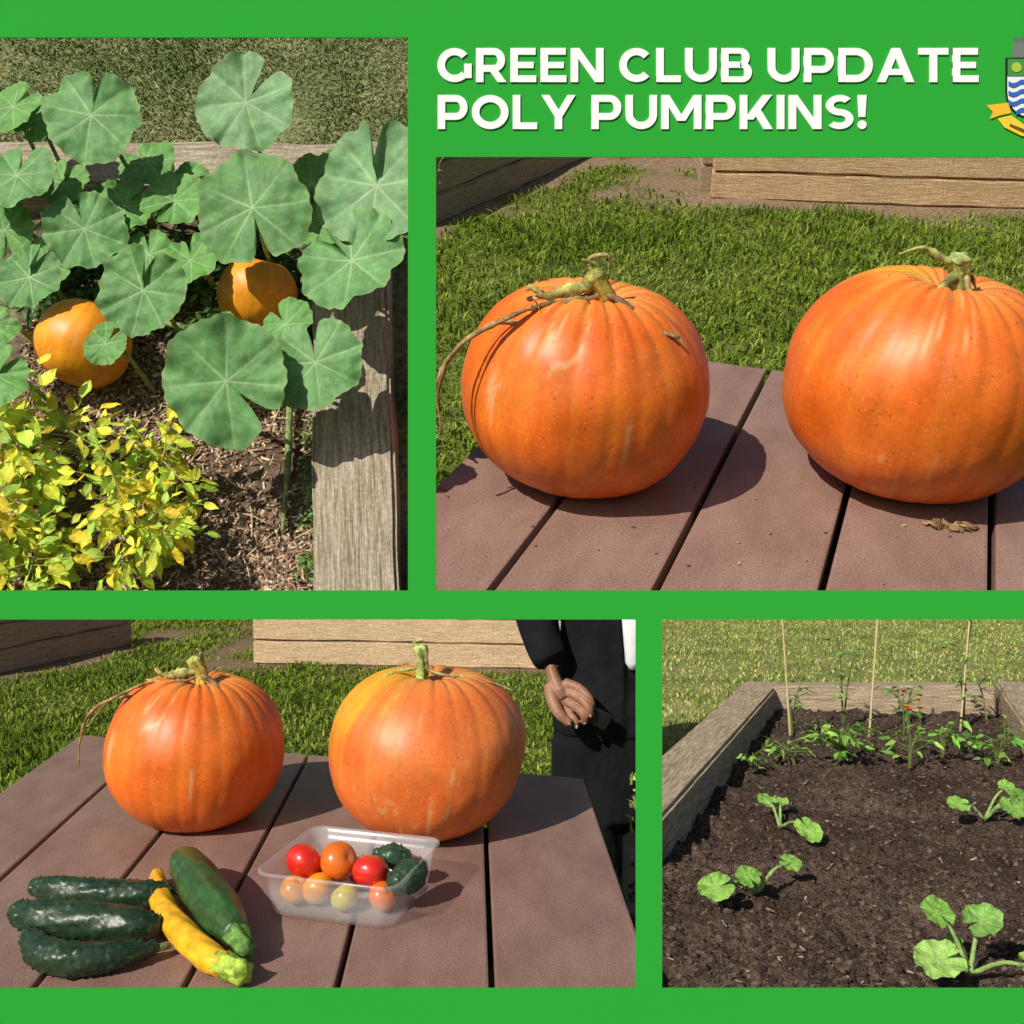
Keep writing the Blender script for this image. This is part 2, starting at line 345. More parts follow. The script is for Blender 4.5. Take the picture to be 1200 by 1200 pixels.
G={
'G':(1.05,arc(.52,.5,.53,.5,42,318)+rect(1.05-S,.12,1.05,.54)),
'R':(.93,rect(0,0,S,1)+bowl(.30,1,.90)+diag(.67,0,.42,.33,.27)),
'E':(.80,rect(0,0,S,1)+rect(0,0,.80,S*.84)+rect(0,1-S*.84,.78,1)+rect(0,.41,.72,.41+S*.78)),
'N':(1.02,rect(0,0,S,1)+rect(1.02-S,0,1.02,1)+diag(.75,0,0,1,.27)),
'C':(1.0,arc(.52,.5,.53,.5,42,318)),
'L':(.76,rect(0,0,S,1)+rect(0,0,.76,S*.84)),
'U':(.98,rect(0,.42,S,1)+rect(.98-S,.42,.98,1)+arc(.49,.43,.49,.43,180,360)),
'B':(.95,rect(0,0,S,1)+bowl(.435,1,.88,.165)+bowl(0,.585,.95,.165)),
'P':(.93,rect(0,0,S,1)+bowl(.27,1,.93)),
'D':(1.07,rect(0,0,S,1)+rect(0,0,.56,S*.9)+rect(0,1-S*.9,.56,1)+arc(.55,.5,.52,.5,-90,90)),
'A':(1.15,diag(0,0,.445,1)+diag(1.15-S*1.12,0,.445,1)+rect(.26,.21,.9,.21+S*.75)),
'T':(.92,rect(.46-S/2,0,.46+S/2,1)+rect(0,1-S*.84,.92,1)),
'O':(1.14,arc(.57,.5,.57,.5,0,360,36)),
'Y':(1.06,rect(.53-S/2,0,.53+S/2,.42)+diag(.53-S/2-.005,.38,0,1,.25)+diag(.53-S/2,.38,.81,1,.25)),
'M':(1.25,rect(0,0,S,1)+rect(1.25-S,0,1.25,1)+diag(.50,.24,0,1,.25)+diag(.50,.24,1.0,1,.25)),
'K':(1.02,rect(0,0,S,1)+diag(.12,.28,.70,1,.30)+diag(.74,0,.38,.55,.28)),
'I':(S,rect(0,0,S,1)),
'S':(.86,arc(.44,.70,.43,.30,40,270,22,.19)+arc(.42,.295,.44,.295,-140,90,22,.19)),
'!':(.28,[[(.04,.36),(.24,.36),(.28,1),(0,1)]]+[[(.14+.14*math.cos(a*.5236),.13+.13*math.sin(a*.5236)) for a in range(12)]])}
def text(line,x0,x1,ytop,ybot,acc):
    tot=0
    for ch in line: tot+=(.36 if ch==' ' else G[ch][0]+.13)
    tot-=.13; hs=(x1-x0)/tot; cy=ybot-ytop; x=0
    for ch in line:
        if ch==' ': x+=.36; continue
        for poly in G[ch][1]:
            prism(acc,[bp(x0+(x+px)*hs,ybot-py*cy) for px,py in poly],.0008)
        x+=G[ch][0]+.13
acc=Acc(); text("GREEN CLUB UPDATE",513,1146,57,97,acc); text("POLY PUMPKINS!",513,1015,112,152,acc)
V,F,C=acc.get(); mk("title_lettering",V,F,m_white,parent=board)
m_crest=pm("crest_enamel",(1,1,1),attr=True,rough=.5,spec=.3,attrvar=(.95,1.05))
acc=Acc()
def shield(x0,x1,y0,y1,n=14):
    cx=(x0+x1)/2; P=[(x0,y0),(x1,y0)]; ym=y0+(y1-y0)*.55
    for k in range(n+1):
        t=math.pi*k/n/1; P.append((cx+(x1-x0)/2*math.cos(t),ym+(y1-ym)*math.sin(t)**.9 if 0<k<n else ym))
    return P
B=lambda P:[bp(*p) for p in P]
prism(acc,B(shield(1178,1240,68,140)),.0004,0,(.01,.01,.015))
prism(acc,B(shield(1180,1238,70,138)),.0006,0,(.75,.77,.8))
prism(acc,B([(1180,70),(1238,70),(1238,90),(1180,90)]),.0009,0,(.05,.25,.05))
for k in range(4):
    y=96+k*11; P=[(1181+56*t/12.,y+2.4*math.sin(t*1.3)) for t in range(13)]; Q=[(a,b+5.5) for a,b in reversed(P)]
    if k>2: P=[(a,b) for a,b in P if a>1190]; Q=[(a,b) for a,b in Q if a>1190]
    prism(acc,B(P+Q),.0009,0,(.03,.12,.42))
prism(acc,B([(1190+6*math.cos(a*.6),80+6*math.sin(a*.6)) for a in range(10)]),.0012,0,(.35,.5,.05))
prism(acc,B([(1186,68),(1188,50),(1204,48),(1208,68)]),.0005,0,(.16,.17,.17))
for x in (1188,1195,1202): prism(acc,B([(x,50),(x,44),(x+4,44),(x+4,50)]),.0005,0,(.12,.13,.13))
prism(acc,B([(1155,124),(1181,121),(1184,133),(1170,136),(1160,140),(1163,132)]),.0007,0,(.80,.45,.03))
prism(acc,B([(1168,140),(1184,136),(1200,148),(1240,152),(1240,166),(1196,160),(1176,150)]),.0010,0,(.85,.55,.04))
prism(acc,B([(1182,146),(1200,153),(1240,157),(1240,160),(1199,157),(1182,149)]),.0013,0,(.15,.08,.01))
V,F,C=acc.get(); mk("school_crest",V,F,m_crest,parent=board,col=C)

# ================================================================== TOP RIGHT : two pumpkins on slatted table
def slats(st,e1,e2,edges,b0,backf,th,mat,parent,gap=.0045):
    for i in range(len(edges)-1):
        l=edges[i]+gap; r=edges[i+1]-gap
        P=[(l,b0),(r,b0),(r,backf(r)),(l,backf(l))]
        c=((l+r)/2,(b0+backf(l))/2)
        V=[(a-c[0],b-c[1],0) for a,b in P]+[(a-c[0],b-c[1],-th) for a,b in P]
        F=[(0,1,2,3),(7,6,5,4)]+[(k,4+k,4+(k+1)%4,(k+1)%4) for k in range(4)]
        ang=math.atan2(-e1[0],e1[1]); L=np.array(e2)*c[0]+np.array(e1)*c[1]
        mk("slat_%d"%(i+1),V,F,mat,st,loc=(L[0],L[1],0),rot=Matrix.Rotation(ang,4,'Z'),parent=parent,bevel=.0028,clip=True)
y=math.radians(22.3); e1=(math.sin(y),math.cos(y)); e2=(math.cos(y),-math.sin(y))
tab=empty("picnic_table",TR,(.2,.9,0))
slats(TR,e1,e2,[-.411,-.286,-.159,-.031,.100,.228,.356,.484],.35,lambda x:1.237,.035,m_slatTR,tab,.0030)
m_under=pm("dark_under_wood",(.03,.02,.015),(.05,.03,.022))  # near-black, puts the darkness under the table into the colour
for k,t in enumerate((.45,.58,.71,.84,.97,1.10)):  # dark bearers added below the slats so the gaps look shaded
    V,F=box(.88,.09,.04); c=np.array(e1)*t+np.array(e2)*.04
    mk("gap_shade_bearer_%d"%(k+1),V,F,m_under,TR,loc=(c[0],c[1],-.058),rot=Matrix.Rotation(-y,4,'Z'),parent=tab)
for s in (-.36,.42):
    V,F=box(.05,.05,.66); c=np.array(e1)*1.12+np.array(e2)*s
    mk("leg",V,F,m_under,TR,loc=(c[0],c[1],-.42),parent=tab)

def make_stem(acc,base,path,r0=.014,col0=(.66,.36,.04),col1=(.40,.40,.10)):
    P=[np.array(base)+np.array(p) for p in path]; R=[r0*1.9]+[r0*(1-.3*k/len(P)) for k in range(1,len(P))]
    R[-1]*=1.3
    V,F=tube(P,R,24,7,ridge=.22,nr=5,jit=.04); t=np.clip((V[:,2]-base[2])/(P[-1][2]-base[2]+1e-6),0,1)[:,None]
    acc.add(V,F,np.array(col0)*(1-t)+np.array(col1)*t)
def vine(acc,pts,r,col): 
    V,F=tube(pts,r if isinstance(r,list) else list(np.linspace(r,r*.35,len(pts))),8,9,ridge=.25,nr=2,jit=.14)
    n=np.array([.8+.6*noise.noise(Vector(v)*70) for v in V])[:,None]; acc.add(V,F,np.array(col)*n)
def crinkle(acc,p,size,col,k=5):
    for _ in range(k):
        a=rng.uniform(0,6.28); add_leaf(acc,np.array(p)+rng.normal(0,size*.25,3),(math.cos(a),math.sin(a),rng.uniform(-.6,.6)),size*rng.uniform(.5,1.1),col,roll=rng.uniform(-2,2),wide=.7)

dry=(.42,.27,.12); tan=(.48,.40,.16)
pump=empty("pumpkin",TR,(.065,.92,0))
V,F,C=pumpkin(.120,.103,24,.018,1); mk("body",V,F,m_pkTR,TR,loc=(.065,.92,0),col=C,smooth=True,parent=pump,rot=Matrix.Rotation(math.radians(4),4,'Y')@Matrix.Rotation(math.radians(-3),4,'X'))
acc=Acc(); b=np.array((.090,.902,.163))
make_stem(acc,b,[(0,0,-.012),(.0,0,.010),(-.004,.0,.026),(-.017,-.002,.048)],.0094)
vine(acc,[b+(-.010,0,.038),b+(-.03,-.004,.036),b+(-.055,-.004,.028),b+(-.075,0,.036)],[.0054,.0060,.0050,.0025],(.48,.44,.13))
vine(acc,[b+(-.008,0,.030),b+(-.035,-.01,.026),b+(-.065,-.02,.024),b+(-.10,-.035,.016),b+(-.138,-.045,-.005),b+(-.156,-.05,-.045),b+(-.154,-.055,-.085)],.0034,dry)
vine(acc,[b+(-.03,-.004,.030),b+(-.07,-.02,.010),b+(-.11,-.03,.010),b+(-.149,-.04,-.02),b+(-.162,-.05,-.055)],.0024,(.5,.36,.17))
vine(acc,[b+(-.01,-.002,.034),b+(.012,-.012,.022),b+(.035,-.03,.008),b+(.058,-.040,.002)],[.0036,.004,.0030,.0018],(.24,.16,.08))
vine(acc,[b+(-.017,0,.046),b+(-.021,.003,.059),b+(-.006,.0,.065),b+(-.002,0,.056)],[.003,.0022,.0015,.001],tan)
vine(acc,[b+(-.02,0,.036),b+(-.012,.003,.052),b+(-.028,.0,.060)],[.0026,.0022,.0012],(.36,.38,.10))
crinkle(acc,b+(-.07,-.01,.032),.018,dry,5)
V,F,C=acc.get(); mk("stem_and_vine",V,F,m_stem,TR,col=C,smooth=True,parent=pump)
pump=empty("pumpkin",TR,(.382,.914,0))
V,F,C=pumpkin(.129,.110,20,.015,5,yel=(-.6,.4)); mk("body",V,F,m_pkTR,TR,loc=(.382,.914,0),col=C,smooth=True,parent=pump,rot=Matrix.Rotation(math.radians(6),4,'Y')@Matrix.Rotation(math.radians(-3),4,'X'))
acc=Acc(); b=np.array((.400,.905,.180))
make_stem(acc,b,[(0,0,-.012),(.002,0,.012),(.001,0,.028),(-.002,-.002,.046)],.0094,col0=(.30,.36,.08),col1=(.42,.48,.16))
vine(acc,[b+(0,0,.040),b+(-.018,-.004,.045),b+(-.036,-.003,.053),b+(-.056,0,.048)],[.0045,.003,.002,.0012],(.44,.46,.16))
vine(acc,[b+(0,0,.030),b+(-.014,-.01,.024),b+(-.034,-.02,.006)],[.004,.003,.0015],(.38,.42,.14))
vine(acc,[b+(.004,-.002,.030),b+(.012,-.02,.010),b+(.020,-.05,-.010),b+(.034,-.078,-.035)],[.0040,.0032,.0026,.0016],(.46,.38,.15))
vine(acc,[b+(.004,0,.020),b+(.014,.004,.026),b+(.020,.003,.016)],[.003,.002,.001],(.42,.36,.15))
V,F,C=acc.get(); mk("stem_and_vine",V,F,m_stem,TR,col=C,smooth=True,parent=pump)
acc=Acc(); P=[(.405+rng.normal(0,.011),.812+rng.normal(0,.004),.001+.002*rng.uniform()) for _ in range(22)]+[(rng.uniform(-.1,.5),rng.uniform(.7,.95),.001) for _ in range(40)]
chips(acc,P[:22],.009,.006,.0012,[(.35,.22,.11),(.2,.12,.06)],.4); chips(acc,P[22:],.003,.002,.001,[(.35,.22,.11),(.12,.08,.05)],.2)
V,F,C=acc.get(); mk("dry_leaf_crumbs",V,F,m_chip,TR,col=C)
GT=[(.085,.145,.014),(.14,.215,.022),(.20,.27,.032),(.30,.34,.07)]
def turf(name,st,x0,x1,y0,y1,z,seed,bare=None,nx=60,ny=60,c0=(.06,.09,.015),c1=(.12,.15,.03)):
    V,F=grid(x0,x1,y0,y1,nx,ny,lambda x,y:z+.012*noise.noise(Vector((x*2,y*2,seed))))
    C=[]
    for v in V:
        t=.5+.8*noise.noise(Vector((v[0]*2.5,v[1]*2.5,seed))); t=min(1,max(0,t)); c=np.array(c0)*(1-t)+np.array(c1)*t
        if bare:
            k=bare(v[0],v[1]); c=c*(1-k)+np.array((.22,.15,.095))*k
        C.append(c)
    return mk(name,V,F,m_soilBR if st is BR or st is BL else m_soilTL,st,col=C,smooth=True)
def seg_d(x,y,a,b):
    ax,ay=a;bx,by=b; t=((x-ax)*(bx-ax)+(y-ay)*(by-ay))/((bx-ax)**2+(by-ay)**2); t=max(0,min(1,t)); return math.hypot(x-ax-t*(bx-ax),y-ay-t*(by-ay))
def bareTR(x,y):
    d=min(seg_d(x,y,(1.0,5.5),(2.7,5.25)),seg_d(x,y,(-.5,4.75),(.6,6.9))*1.3,seg_d(x,y,(.85,5.6),(1.0,6.9))*.9)
    return max(0,min(1,(.36-d+.3*noise.noise(Vector((x*3,y*3,0)))+.15*noise.noise(Vector((x*12,y*12,0))))*4))
turf("lawn",TR,-1.2,4.5,1.4,8.2,-.75,1,bareTR)
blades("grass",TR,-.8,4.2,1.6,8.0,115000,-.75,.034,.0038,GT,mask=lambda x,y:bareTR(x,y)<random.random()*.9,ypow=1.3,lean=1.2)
bed=empty("raised_bed",TR,(1.8,5.4,-.75))
for k in range(3): sleeper("sleeper_%d"%(k+1),TR,(1.061,5.60),(3.4,5.25),.14,.138,-.75+k*.142,m_sleepTR,bed,k)
for k in range(3): sleeper("end_sleeper_%d"%(k+1),TR,(1.09,5.69),(1.35,8.1),.138,.138,-.75+k*.142,m_sleepTR_shade,bed,k+5)
bed=empty("raised_bed",TR,(0,5.8,-.75))
for k in range(3): sleeper("sleeper_%d"%(k+1),TR,(-.62,4.62),(.50,6.9),.14,.138,-.75+k*.142,m_sleepTR_shade,bed,k+9)

# ================================================================== BOTTOM LEFT
y=math.radians(-2.3); e1=(math.sin(y),math.cos(y)); e2=(math.cos(y),-math.sin(y))
tab=empty("picnic_table",BL,(-.2,1.2,0))
def backBL(l):
    px,py=l*e2[0],l*e2[1]; ax,ay=-.325,1.615; dx,dy=.433,-.121
    det=e1[0]*(-dy)+e1[1]*dx; return ((ax-px)*(-dy)+(ay-py)*dx)/det
slats(BL,e1,e2,[-.671,-.533,-.395,-.260,-.122,.018,.168],.45,backBL,.035,m_slatBL,tab,.0028)
for k,t in enumerate((.6,.75,.9,1.05,1.2,1.35)):  # added dark bearers again, standing in for shade in the slat gaps
    V,F=box(.76,.09,.04); c=np.array(e1)*t+np.array(e2)*-.2
    mk("gap_shade_bearer_%d"%(k+1),V,F,m_under,BL,loc=(c[0],c[1],-.058),rot=Matrix.Rotation(-y,4,'Z'),parent=tab)
for s in (-.5,.08):
    V,F=box(.05,.05,.66); c=np.array(e1)*1.25+np.array(e2)*s
    mk("leg",V,F,m_under,BL,loc=(c[0],c[1],-.42),parent=tab)
V,F=box(.26,.9,.022); mk("bench_seat",V,F,m_slatBL,BL,loc=(-1.08,1.75,-.30),parent=tab,rot=Matrix.Rotation(-y,4,'Z'),bevel=.003)

pump=empty("pumpkin",BL,(-.422,1.328,0))
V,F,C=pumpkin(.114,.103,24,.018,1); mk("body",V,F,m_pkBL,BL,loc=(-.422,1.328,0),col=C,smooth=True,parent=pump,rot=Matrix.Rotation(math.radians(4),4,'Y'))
acc=Acc(); b=np.array((-.400,1.317,.166))
make_stem(acc,b,[(0,0,-.012),(.0,0,.012),(-.004,.0,.028),(-.012,-.002,.050)],.0094)
vine(acc,[b+(-.008,0,.034),b+(-.03,-.004,.030),b+(-.052,-.004,.028),b+(-.064,0,.036)],[.005,.0058,.0048,.0025],(.48,.44,.13))
vine(acc,[b+(-.008,0,.026),b+(-.035,-.01,.020),b+(-.065,-.02,.022),b+(-.10,-.035,.008),b+(-.130,-.045,-.01),b+(-.142,-.05,-.045),b+(-.142,-.055,-.078)],.0032,dry)
vine(acc,[b+(-.03,-.004,.024),b+(-.07,-.02,.006),b+(-.11,-.03,.002),b+(-.137,-.04,-.03)],.0022,(.5,.36,.18))
vine(acc,[b+(-.005,-.002,.030),b+(.015,-.012,.020),b+(.035,-.03,.006),b+(.052,-.035,-.004)],[.0036,.0038,.003,.002],(.28,.19,.10))
vine(acc,[b+(-.012,0,.046),b+(-.004,.003,.056),b+(-.010,0,.061)],[.003,.002,.001],tan)
crinkle(acc,b+(-.06,-.01,.028),.014,dry,4)
V,F,C=acc.get(); mk("stem_and_vine",V,F,m_stem,BL,col=C,smooth=True,parent=pump)
pump=empty("pumpkin",BL,(-.115,1.300,0))
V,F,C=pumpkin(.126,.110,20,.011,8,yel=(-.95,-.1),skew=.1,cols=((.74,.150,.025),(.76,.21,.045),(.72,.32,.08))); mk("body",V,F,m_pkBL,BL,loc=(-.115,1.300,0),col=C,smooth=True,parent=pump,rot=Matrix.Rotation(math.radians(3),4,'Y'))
acc=Acc(); b=np.array((-.117,1.294,.185))
make_stem(acc,b,[(0,0,-.012),(.002,0,.012),(.003,0,.028),(.001,-.002,.050)],.0080,col0=(.32,.38,.09),col1=(.42,.48,.16))
vine(acc,[b+(.003,0,.022),b+(.03,-.004,.014),b+(.06,-.003,.012),b+(.09,0,.004),b+(.12,0,-.008)],.0026,(.42,.36,.16))
vine(acc,[b+(0,0,.022),b+(-.03,-.01,.020),b+(-.05,-.02,.012)],[.003,.002,.001],(.42,.40,.15))
vine(acc,[b+(.002,0,.046),b+(-.008,0,.056),b+(.004,0,.060)],[.003,.002,.001],(.42,.44,.15))
V,F,C=acc.get(); mk("stem_and_vine",V,F,m_stem,BL,col=C,smooth=True,parent=pump)

def cuke(P,R,c0,c1,bumps=.0,seed=0,streak=0,seg=48,n=20,ridge=.03):
    V,F=tube(P,R,seg,n,ridge=ridge,nr=6); C=[]; P2,_=catmull(P,R,n); P2=np.array(P2)
    V2=V.copy()
    for i,v in enumerate(V):
        k=np.argmin(np.linalg.norm(P2-v,axis=1)); d=v-P2[k]; d/=np.linalg.norm(d)+1e-9; t=k/(len(P2)-1)
        bn=noise.noise(Vector(v)*300+Vector((seed,0,0)))
        V2[i]=v+d*bumps*max(0,bn-.18)*3.6
        s=.5+.6*noise.noise(Vector((math.atan2(d[2],d[1])*(6 if streak else 2),t*3,seed)))+.3*noise.noise(Vector(v)*300)
        s=min(1,max(0,s)); c=np.array(c0)*(1-s)+np.array(c1)*s; c=c*(1+1.8*max(0,bn-.15)*(bumps>0)); C.append(c)
    return V2,F,np.array(C),P2
m_cuke=pm("cucumber_skin",(1,1,1),attr=True,rough=.38,spec=.45,coat=.08,scale=80,bump=.4,bscale=300,bdist=.0015)
dg0,dg1=(.008,.022,.010),(.022,.050,.020)
defs=[("cucumber",[(-.512,1.072,.018),(-.48,1.062,.018),(-.43,1.052,.018),(-.385,1.055,.017),(-.362,1.062,.016)],[.009,.0145,.0155,.014,.008]),
("cucumber",[(-.500,1.010,.018),(-.47,.995,.019),(-.42,.985,.020),(-.37,.980,.019),(-.348,.984,.017)],[.011,.0175,.019,.0165,.009]),
("cucumber",[(-.468,.968,.015),(-.44,.932,.016),(-.405,.917,.016),(-.37,.925,.015),(-.338,.946,.012)],[.008,.0145,.0155,.0125,.006])]
for i,(n,P,R) in enumerate(defs):
    par=empty(n,BL,P[2]); V,F,C,_=cuke(P,R,dg0,dg1,.0015,i*5,1); mk("body",V,F,m_cuke,BL,col=C,smooth=True,parent=par)
    q=np.array(P[-1]); d=q-np.array(P[-2]); d/=np.linalg.norm(d); V,F=tube([q,q+d*.014],[.004,.0028],8,1); mk("stalk",V,F,m_stem,BL,col=np.tile((.16,.2,.07),(len(V),1)),smooth=True,parent=par)
P=[(-.396,1.118,.012),(-.380,1.075,.013),(-.353,1.02,.014),(-.318,.968,.015),(-.282,.926,.014),(-.264,.912,.013)]
par=empty("yellow_courgette",BL,P[2]); V,F,C,_=cuke(P,[.007,.0115,.0125,.0135,.0135,.011],(.76,.36,.01),(.83,.47,.02),0,3); mk("body",V,F,m_cuke,BL,col=C,smooth=True,parent=par)
V,F=tube([(-.268,.916,.013),(-.252,.903,.014),(-.240,.894,.015)],[.0115,.010,.0105],18,4,ridge=.2,nr=5); mk("stalk",V,F,m_stem,BL,col=np.tile((.34,.48,.06),(len(V),1)),smooth=True,parent=par)
P=[(-.372,1.122,.030),(-.355,1.095,.032),(-.325,1.045,.031),(-.290,.990,.028),(-.262,.950,.024)]
par=empty("green_courgette",BL,P[2]); V,F,C,_=cuke(P,[.010,.019,.0225,.022,.013],(.012,.040,.009),(.05,.125,.03),0,6,1); mk("body",V,F,m_cuke,BL,col=C,smooth=True,parent=par)
V,F=tube([(-.262,.950,.024),(-.254,.938,.021),(-.247,.928,.019)],[.012,.0095,.010],18,4,ridge=.2,nr=5); mk("stalk",V,F,m_stem,BL,col=np.tile((.12,.24,.05),(len(V),1)),smooth=True,parent=par)

def rrect(cx,cy,hx,hy,r,ang,z,n=6):
    P=[]
    for sx,sy,a0 in ((1,1,0),(-1,1,90),(-1,-1,180),(1,-1,270)):
        for k in range(n+1):
            a=math.radians(a0+90*k/n); P.append((sx*(hx-r)+r*math.cos(a),sy*(hy-r)+r*math.sin(a)))
    c,s=math.cos(ang),math.sin(ang); return [(cx+x*c-y*s,cy+x*s+y*c,z) for x,y in P]
tc=(-.172,1.078); ta=math.radians(-15.5)
prof=[(.064,.055,.0015),(.068,.059,.003),(.0720,.0632,.025),(.0745,.066,.044),(.0775,.069,.0455),(.0795,.071,.0475),(.0795,.071,.0505),(.0765,.068,.0505),(.0755,.067,.0470),(.0733,.0648,.0445),(.0705,.0617,.025),(.0665,.0575,.0045),(.062,.053,.0035)]
V=[];n=28
for hx,hy,z in prof: V+=rrect(tc[0],tc[1],hx,hy,.016,ta,z)
F=[(j*n+i,j*n+(i+1)%n,(j+1)*n+(i+1)%n,(j+1)*n+i) for j in range(len(prof)-1) for i in range(n)]
F+=[tuple(range(n))[::-1],tuple(range((len(prof)-1)*n,len(prof)*n))]
m_tub=bpy.data.materials.new("translucent_plastic"); m_tub.use_nodes=True; nt=m_tub.node_tree
p=nt.nodes["Principled BSDF"]; p.inputs["Base Color"].default_value=(.85,.87,.88,1); p.inputs["Roughness"].default_value=.16; p.inputs["Alpha"].default_value=.145; p.inputs["Specular IOR Level"].default_value=.9
par=empty("plastic_tub",BL,(*tc,0)); mk("tub_shell",V,F,m_tub,BL,parent=par,smooth=True)
m_tom=pm("tomato_skin",(1,1,1),attr=True,rough=.16,spec=.6,coat=.5,scale=30,attrvar=(.9,1.08))
def tomato(p,r,col,seed):
    par=empty("tomato",BL,p); V=[];C=[];nu,nv=32,20
    for j in range(nv+1):
        th=math.pi*j/nv
        for i in range(nu):
            ph=2*math.pi*i/nu; rr=math.sin(th)*(1+.02*math.cos(5*ph)*(math.cos(th)>0)); z=-math.cos(th)*.88; 
            if z>0: z-=.16*math.exp(-(rr/.25)**2)
            V.append((r*rr*math.cos(ph),r*rr*math.sin(ph),r*z)); t=max(0,z-.4)*.4; C.append(np.array(col)*(1-t)+np.array((.7,.3,.04))*t)
    F=[(j*nu+i,j*nu+(i+1)%nu,(j+1)*nu+(i+1)%nu,(j+1)*nu+i) for j in range(nv) for i in range(nu)]
    rs=random.Random(seed); ro=Matrix.Rotation(rs.uniform(-.9,.9),4,'X')@Matrix.Rotation(rs.uniform(-.9,.9),4,'Y')
    mk("fruit",V,F,m_tom,BL,loc=p,rot=ro,col=C,smooth=True,parent=par)
    if seed%3==0:
        a=Acc()
        for k in range(5):
            an=k*1.256; add_leaf(a,np.array(p)+np.array((0,0,r*.75)),(math.cos(an),math.sin(an),.15),r*.7,(.06,.14,.03),wide=.6)
        V,F,C=a.get(); mk("calyx",V,F,m_fol,BL,col=C,parent=par)
red=(.62,.018,.008); org=(.72,.14,.008); yor=(.72,.27,.010)
for i,(p,r,c) in enumerate([((-.225,1.085,.040),.0200,red),((-.187,1.083,.041),.0210,org),((-.150,1.063,.038),.0198,red),((-.206,1.062,.020),.0175,yor),((-.231,1.062,.019),.0155,yor),((-.135,1.046,.019),.0155,org),((-.175,1.045,.018),.015,(.5,.42,.04)),((-.165,1.105,.020),.0175,red),((-.212,1.113,.020),.0175,org)]):
    tomato(p,r,c,i+1)
for i,(P,R) in enumerate([([(-.124,1.040,.032),(-.108,1.056,.036),(-.101,1.080,.035)],[.011,.018,.010]),([(-.150,1.106,.036),(-.130,1.098,.040),(-.112,1.098,.039)],[.009,.014,.008])]):
    par=empty("small_cucumber",BL,P[1]); V,F,C,_=cuke(P,R,(.010,.028,.012),(.035,.08,.035),.0014,i*5+20,1,36,16); mk("body",V,F,m_cuke,BL,col=C,smooth=True,parent=par)

def bareBL(x,y):
    d=min(seg_d(x,y,(-1.6,5.9),(1.1,5.7)),seg_d(x,y,(-2.9,5.3),(-2.3,7)),seg_d(x,y,(-1.7,6),(-1.8,8))*.9)
    return max(0,min(1,(.26-d+.25*noise.noise(Vector((x*3,y*3,0))))*4))
turf("lawn",BL,-4.2,1.8,1.3,8.4,-.75,3,bareBL)
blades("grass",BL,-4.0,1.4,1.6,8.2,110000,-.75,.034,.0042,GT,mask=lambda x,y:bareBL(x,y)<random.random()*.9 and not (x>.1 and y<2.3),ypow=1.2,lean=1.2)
bed=empty("raised_bed",BL,(-.5,5.9,-.75))
for k in range(3): sleeper("sleeper_%d"%(k+1),BL,(-1.513,6.02),(1.3,5.76),.14,.138,-.75+k*.142,m_sleepBL,bed,k)
for k in range(3): sleeper("end_sleeper_%d"%(k+1),BL,(-1.46,6.12),(-1.75,8.2),.138,.138,-.75+k*.142,m_sleepBL_shade,bed,k+4)
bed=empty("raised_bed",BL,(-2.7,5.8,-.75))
for k in range(3): sleeper("sleeper_%d"%(k+1),BL,(-3.6,4.2),(-2.52,6.6),.14,.138,-.75+k*.142,m_sleepBL_shade,bed,k+7)

m_blz=pm("black_blazer_cloth",(.006,.006,.007),(.012,.012,.014),scale=20,rough=.9,spec=.15,bump=.8,bscale=9,bdist=.05)
m_trs=pm("black_trouser_cloth",(.005,.005,.006),(.010,.010,.012),scale=20,rough=.9,spec=.15,bump=.8,bscale=7,bdist=.05,bstretch=(2,2,.6))
m_skin=pm("brown_skin",(.23,.105,.062),(.33,.165,.10),scale=45,rough=.5,spec=.35,bump=.5,bscale=120,bdist=.003)
m_nail=pm("nail",(.50,.30,.24),rough=.3)
m_shirt=pm("white_shirt_cloth",(.72,.74,.78),(.8,.8,.82),scale=10,rough=.8,bump=.4,bscale=25,bdist=.01)
m_blk=pm("black_plastic",(.008,.008,.009),rough=.3,spec=.5)
per=empty("person",BL,(.23,2.2,-.75))
def loft(rings,seg=40,pw=1.0):
    V=[]
    for (cx,cy,z,rx,ry) in rings:
        for k in range(seg):
            a=2*math.pi*k/seg; c,s=math.cos(a),math.sin(a); V.append((cx+rx*math.copysign(abs(c)**pw,c),cy+ry*math.copysign(abs(s)**pw,s),z))
    F=[(j*seg+i,j*seg+(i+1)%seg,(j+1)*seg+(i+1)%seg,(j+1)*seg+i) for j in range(len(rings)-1) for i in range(seg)]
    F+=[tuple(range(seg))[::-1],tuple(range((len(rings)-1)*seg,len(rings)*seg))]
    return np.array(V),F
cx=.238; ca=.275
a=Acc()
V,F=loft([(cx,2.2,-.115,.150,.100),(cx,2.2,-.06,.150,.104),(cx,2.2,.02,.140,.100),(cx,2.2,.12,.132,.095),(cx,2.2,.25,.155,.105),(cx,2.2,.38,.175,.10),(cx,2.2,.45,.12,.08),(cx,2.2,.49,.05,.05)],44,.85); a.add(V,F)
V,F=tube([(ca-.18,2.2,.40),(ca-.225,2.19,.28),(ca-.228,2.17,.17),(ca-.212,2.13,.095),(ca-.194,2.10,.052)],[.058,.054,.048,.041,.037],24,5); a.add(V,F)
V,F=tube([(cx+.15,2.2,.40),(cx+.20,2.19,.28),(cx+.21,2.17,.17),(cx+.20,2.12,.06)],[.058,.054,.048,.040],24,5); a.add(V,F)
V,F=tube([(.214,2.094,.20),(.222,2.092,.10),(.228,2.092,.02),(.226,2.096,-.10)],[.010,.009,.008,.007],12,5,flat=.6); a.add(V,F)
V,F,C=a.get(); mk("blazer",V,F,m_blz,BL,parent=per,smooth=True,mods=[('REMESH',dict(mode='VOXEL',voxel_size=.007)),('SMOOTH',dict(factor=.5,iterations=3))])
a=Acc()
